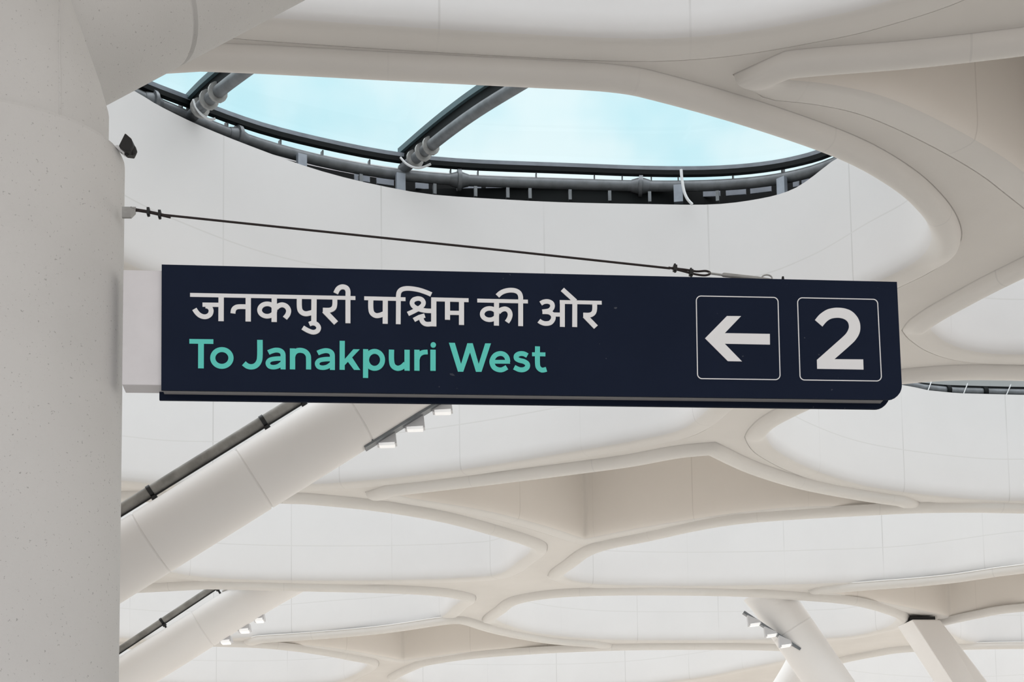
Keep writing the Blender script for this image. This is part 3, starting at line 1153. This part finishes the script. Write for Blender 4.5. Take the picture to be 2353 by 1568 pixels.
def ellp(cx, cy, rx, ry, n=32):
    return [(cx + rx * math.cos(2 * math.pi * i / n), cy + ry * math.sin(2 * math.pi * i / n)) for i in range(n)]


A_ = tr(340, 590, 4.2018); KA = 4.2018
B_ = tr(800, 600, 3.3614); KB = 3.3614
C_ = tr(1500, 590, 3.9217); KC = 3.9217

ink = Ink()
ink.stroke(A_([(407, 371), (2003, 402)]), 38 / KA)
ink.stroke(A_([(707, 380), (706, 625)]), 50 / KA)
ink.stroke(A_([(527, 466), (690, 468)]), 41 / KA)
ink.stroke(A_([(560, 478), (592, 489), (610, 520), (601, 558), (570, 580), (535, 582), (500, 568), (472, 542), (449, 508)]), 46 / KA, True)
ink.stroke(A_([(969, 385), (968, 629)]), 50 / KA)
ink.stroke(A_([(950, 487), (890, 486), (852, 492), (828, 514), (821, 551)]), 46 / KA, True)
ink.stroke(A_([(1220, 390), (1219, 634)]), 50 / KA)
ink.stroke(A_(ellp(1152, 519, 74, 60)), 44 / KA, False, True)
ink.stroke(A_([(1236, 500), (1262, 478), (1298, 469), (1336, 484), (1358, 520), (1350, 562), (1323, 598)]), 47 / KA, True)
ink.stroke(A_([(1462, 395), (1462, 480), (1471, 524), (1498, 549), (1535, 555), (1590, 542)]), 48 / KA, True)
ink.stroke(A_([(1604, 400), (1602, 640)]), 50 / KA)
ink.stroke(A_([(1558, 656), (1590, 646), (1628, 657), (1649, 690), (1634, 722), (1595, 734), (1545, 718), (1495, 689)]), 44 / KA, True)
ink.stroke(A_([(1804, 395), (1804, 465), (1792, 502), (1755, 521), (1689, 521)]), 46 / KA, True)
ink.stroke(A_([(1703, 527), (1816, 645)]), 50 / KA)
ink.stroke(A_([(1931, 647), (1931, 400), (1931, 340), (1918, 310), (1888, 297), (1858, 301), (1833, 320), (1813, 358)]), 47 / KA, True)
ink.build('hindi_lettering', 'white')

ink = Ink()
ink.stroke(B_([(124, 289), (443, 297)]), 30 / KB)
ink.stroke(B_([(175, 295), (175, 365), (184, 402), (210, 422), (240, 422), (275, 410)]), 39 / KB, True)
ink.stroke(B_([(287, 295), (286, 487)]), 39 / KB)
ink.stroke(B_([(387, 490), (388, 330), (388, 270), (396, 238), (422, 219), (470, 214), (540, 224), (600, 243), (642, 261)]), 36 / KB, True)
ink.stroke(B_([(462, 411), (515, 386), (565, 355), (582, 326), (568, 300), (537, 292), (506, 302)]), 35 / KB, True)
ink.stroke(B_([(537, 292), (506, 302), (493, 328), (510, 356), (555, 377), (600, 386), (650, 388)]), 35 / KB, True)
ink.stroke(B_([(508, 458), (550, 436), (592, 424)]), 34 / KB)
ink.stroke(B_([(568, 428), (566, 452), (580, 478), (608, 491), (655, 488)]), 36 / KB, True)
ink.stroke(B_([(661, 285), (661, 508)]), 40 / KB)
ink.stroke(B_([(642, 299), (930, 306)]), 30 / KB)
ink.stroke(B_([(767, 305), (767, 457)]), 39 / KB)
ink.stroke(B_([(765, 403), (870, 405)]), 32 / KB)
ink.stroke(B_([(875, 310), (875, 497)]), 39 / KB)
ink.build('hindi_lettering', 'white')

ink = Ink()
ink.stroke(B_([(997, 307), (1388, 315)]), 30 / KB)
ink.stroke(B_([(1146, 310), (1145, 501)]), 39 / KB)
ink.stroke(B_(ellp(1092, 412, 57, 44)), 35 / KB, False, True)
ink.stroke(B_([(1160, 398), (1182, 379), (1213, 372), (1240, 386), (1251, 415), (1243, 448), (1226, 474)]), 37 / KB, True)
ink.stroke(B_([(1332, 505), (1332, 320), (1331, 275), (1318, 247), (1288, 231), (1246, 228), (1206, 236), (1176, 251), (1153, 272)]), 37 / KB, True)
ink.build('hindi_lettering', 'white')

ink = Ink()
ink.stroke(B_([(1634, 318), (1958, 324)]), 30 / KB)
ink.stroke(B_([(1487, 330), (1512, 317), (1545, 315), (1573, 330), (1576, 360), (1552, 385), (1500, 394)]), 36 / KB, True)
ink.stroke(B_([(1500, 394), (1550, 397), (1580, 418), (1583, 450), (1560, 479), (1522, 485), (1492, 476), (1473, 463)]), 36 / KB, True)
ink.stroke(B_([(1585, 415), (1650, 417)]), 32 / KB)
ink.stroke(B_([(1654, 305), (1654, 511)]), 38 / KB)
ink.stroke(B_([(1750, 310), (1749, 512)]), 38 / KB)
ink.stroke(B_([(1654, 222), (1755, 314)]), 36 / KB)
ink.stroke(B_([(1903, 325), (1903, 375), (1893, 405), (1865, 420), (1815, 420)]), 37 / KB, True)
ink.stroke(B_([(1827, 425), (1913, 514)]), 40 / KB)
ink.build('hindi_lettering', 'white')

ink = Ink()
ink.poly(A_([(400, 797), (632, 800), (632, 845), (400, 842)]))
ink.stroke(A_([(513, 830), (512, 1081)]), 53 / KA)
ink.stroke(A_(ellp(714, 981, 88, 81)), 48 / KA, False, True)
ink.build('english_lettering', 'teal')

ink = Ink()
ink.stroke(A_([(1081, 806), (1081, 960), (1070, 1018), (1040, 1054), (1000, 1066), (960, 1058), (926, 1032)]), 52 / KA, True)


def small_a(dx, dy):
    f = lambda p: A_([(x + dx, y + dy) for x, y in p])
    ink.stroke(f([(1305, 1091), (1305, 980), (1301, 935), (1276, 911), (1236, 905), (1196, 914), (1163, 928)]), 47 / KA, True)
    ink.stroke(f([(1300, 986), (1235, 988), (1180, 999), (1158, 1028), (1172, 1060), (1212, 1070), (1258, 1060), (1295, 1034)]), 43 / KA, True)


small_a(0, 0)
ink.stroke(A_([(1396, 889), (1396, 1091)]), 50 / KA)
ink.stroke(A_([(1396, 975), (1410, 935), (1440, 912), (1480, 908), (1520, 922), (1546, 955), (1551, 1000), (1551, 1092)]), 48 / KA, True)
small_a(476, 6)
ink.stroke(A_([(1876, 817), (1875, 1096)]), 49 / KA)
ink.poly(A_([(1896, 998), (1983, 898), (2045, 899), (1896, 1056)]))
ink.poly(A_([(1925, 1012), (1965, 968), (2050, 1098), (1990, 1097)]))
ink.stroke(A_([(2102, 898), (2101, 1175)]), 49 / KA)
ink.stroke(A_(ellp(2188, 1001, 77, 82)), 47 / KA, False, True)
ink.stroke(B_([(335, 689), (335, 770), (346, 812), (378, 832), (414, 824), (444, 797)]), 40 / KB, True)
ink.stroke(B_([(455, 690), (455, 851)]), 40 / KB)
ink.stroke(B_([(531, 690), (531, 851)]), 40 / KB)
ink.stroke(B_([(533, 765), (545, 732), (575, 711), (614, 707)]), 36 / KB, True)
ink.stroke(B_([(655, 690), (655, 852)]), 41 / KB)
ink.poly(B_(ellp(657, 653, 21, 21, 24)))
ink.build('english_lettering', 'teal')

ink = Ink()
ink.poly(B_([(778, 633), (824, 634), (872, 797), (920, 637), (962, 637), (1008, 797), (1058, 638), (1103, 638), (1030, 858), (987, 858), (941, 708), (889, 857), (848, 857)]))
ink.poly(B_([(1105, 766), (1245, 766), (1251, 795), (1105, 795)]))
ink.stroke(B_([(1233, 782), (1226, 748), (1204, 724), (1170, 717), (1132, 734), (1110, 776), (1122, 818), (1152, 839), (1188, 842), (1226, 823)]), 38 / KB, True)
ink.stroke(B_([(1384, 733), (1355, 719), (1322, 719), (1299, 734), (1300, 756), (1322, 769), (1358, 779), (1383, 797), (1382, 824), (1356, 841), (1322, 841), (1282, 823)]), 38 / KB, True)
ink.stroke(B_([(1462, 662), (1462, 790), (1470, 826), (1496, 845), (1531, 839)]), 38 / KB, True)
ink.poly(B_([(1420, 708), (1523, 709), (1523, 739), (1420, 738)]))
ink.build('english_lettering', 'teal')

ink = Ink()
ink.poly(C_([(470, 738), (667, 537), (795, 538), (648, 691), (1054, 698), (1055, 795), (648, 787), (803, 946), (676, 944)]))
ink.build('left_arrow', 'white')
ink = Ink()
ink.poly(C_(catmull([(1460, 573), (1500, 525), (1560, 483), (1612, 467), (1665, 462), (1730, 469), (1790, 493), (1838, 540), (1864, 595), (1869, 650), (1860, 695), (1835, 740), (1790, 790), (1636, 926)], False, 4)
            + [(1895, 928), (1898, 1020), (1480, 1013), (1478, 932)]
            + catmull([(1700, 735), (1740, 695), (1762, 655), (1766, 622), (1755, 590), (1730, 568), (1695, 556), (1655, 553), (1605, 562), (1565, 588), (1528, 632)], False, 4)))
ink.build('number_two', 'white')


def rr_px(pts, r):
    n = len(pts)
    res = []
    for i in range(n):
        p, q, w = Vector(pts[i - 1]), Vector(pts[i]), Vector(pts[(i + 1) % n])
        res += [tuple(v) for v in round_corner(p, q, w, r, 8)]
    return res


for bx in ([(391, 356), (1127, 370), (1147, 1111), (403, 1101)], [(1303, 372), (2024, 387), (2061, 1123), (1327, 1113)]):
    ink = Ink()
    ink.stroke(C_(rr_px(bx, 42)), 8.5 / KC, False, True)
    ink.build('square_border', 'white')

# ------------------------------------------------------------------ stay wire over the sign
WO = -0.045


def SP(x, y, off=WO):
    return SW(OS(x, y, off), off)


wire = empty('stay_wire', SP(312, 485), 'dark thin stay wire sloping from the pillar to the top of the sign', 'wire', kind='thing')
wp = [SP(x, y) for x, y in ((302, 483), (340, 487), (375, 494), (700, 528), (1150, 575), (1540, 617))]
MB().tube(wp, 0.0042, 10).build('wire_rope', 'wire', wire)
MB().prism([SP(x, y, WO + 0.006) for x, y in ((280, 475), (312, 475.5), (311, 489), (301, 499), (280, 499))], -sn * 0.012).build('anchor_plate', 'zinc', wire)
MB().tube([SP(x, y) for x, y in catmull([(300, 478), (310, 482), (345, 488), (384, 497), (392, 499)], False, 3)], 0.0062, 8).build('rope_tail', 'wire', wire)
for x, y in ((341, 487), (367, 493)):
    c = SP(x, y)
    mb = MB().box(c, sd * 0.005, sn * 0.011, UP * 0.013)
    mb.tube([c - UP * 0.018, c + UP * 0.016], 0.004, 8)
    mb.build('rope_clip', 'black', wire)
MB().tube([SP(x, y) for x, y in catmull([(1540, 616), (1575, 620), (1600, 624), (1622, 623), (1632, 628), (1622, 633), (1600, 631), (1560, 621), (1536, 615)], False, 4)], 0.0042, 8).build('rope_eye', 'wire', wire)
for x, y in ((1551, 617), (1588, 627)):
    c = SP(x, y)
    mb = MB().box(c, sd * 0.007, sn * 0.011, UP * 0.010)
    mb.tube([c - UP * 0.016, c + UP * 0.018], 0.004, 8)
    mb.build('rope_clip', 'black', wire)
mb = MB().tube([SP(1628, 628), SP(1658, 632), SP(1662, 632), SP(1740, 640), SP(1810, 650), SP(1830, 665)], [0.004, 0.004, 0.0085, 0.0075, 0.005, 0.005], 10)
mb.build('turnbuckle', 'zinc', wire)
mb = MB().tube([SP(1762 + 12 * math.cos(t), 640 + 8 * math.sin(t)) for t in [2 * math.pi * i / 16 for i in range(16)]], 0.003, 8, closed=True)
mb.build('shackle', 'zinc', wire)
MB().tube([SP(1799, 636), SP(1799, 648)], [0.004, 0.007], 8).build('eye_bolt', 'black', wire)

# ------------------------------------------------------------------ small black spotlight on the pillar shoulder
QY = PD - 0.05
sp = empty('spotlight', P(272, 345, QY), 'small black spotlight on the right shoulder of the pillar', 'spotlight', kind='thing')
h = MB().prism([P(x, y, QY - 0.03) for x, y in ((287, 305), (302, 318), (306, 335), (300, 347), (284, 345), (272, 335))], Vector((0, 0.06, 0))).build('housing', 'black', sp)
bv = h.modifiers.new('bevel', 'BEVEL'); bv.width = 0.004; bv.segments = 2
MB().tube([P(296, 335, QY), P(303, 345, QY), P(307, 352, QY), P(309, 357, QY)], [0.018, 0.018, 0.015, 0.006], 16).build('lamp_head', 'black', sp)
MB().tube([P(286, 342, QY), P(281, 350, QY), P(292, 356, QY), P(300, 350, QY)], 0.006, 8).build('bracket', 'black', sp)
MB().prism([P(x, y, QY - 0.012) for x, y in ((262, 335), (270, 333), (288, 346), (284, 353))], Vector((0, 0.024, 0))).build('base_plate', 'strap', sp)
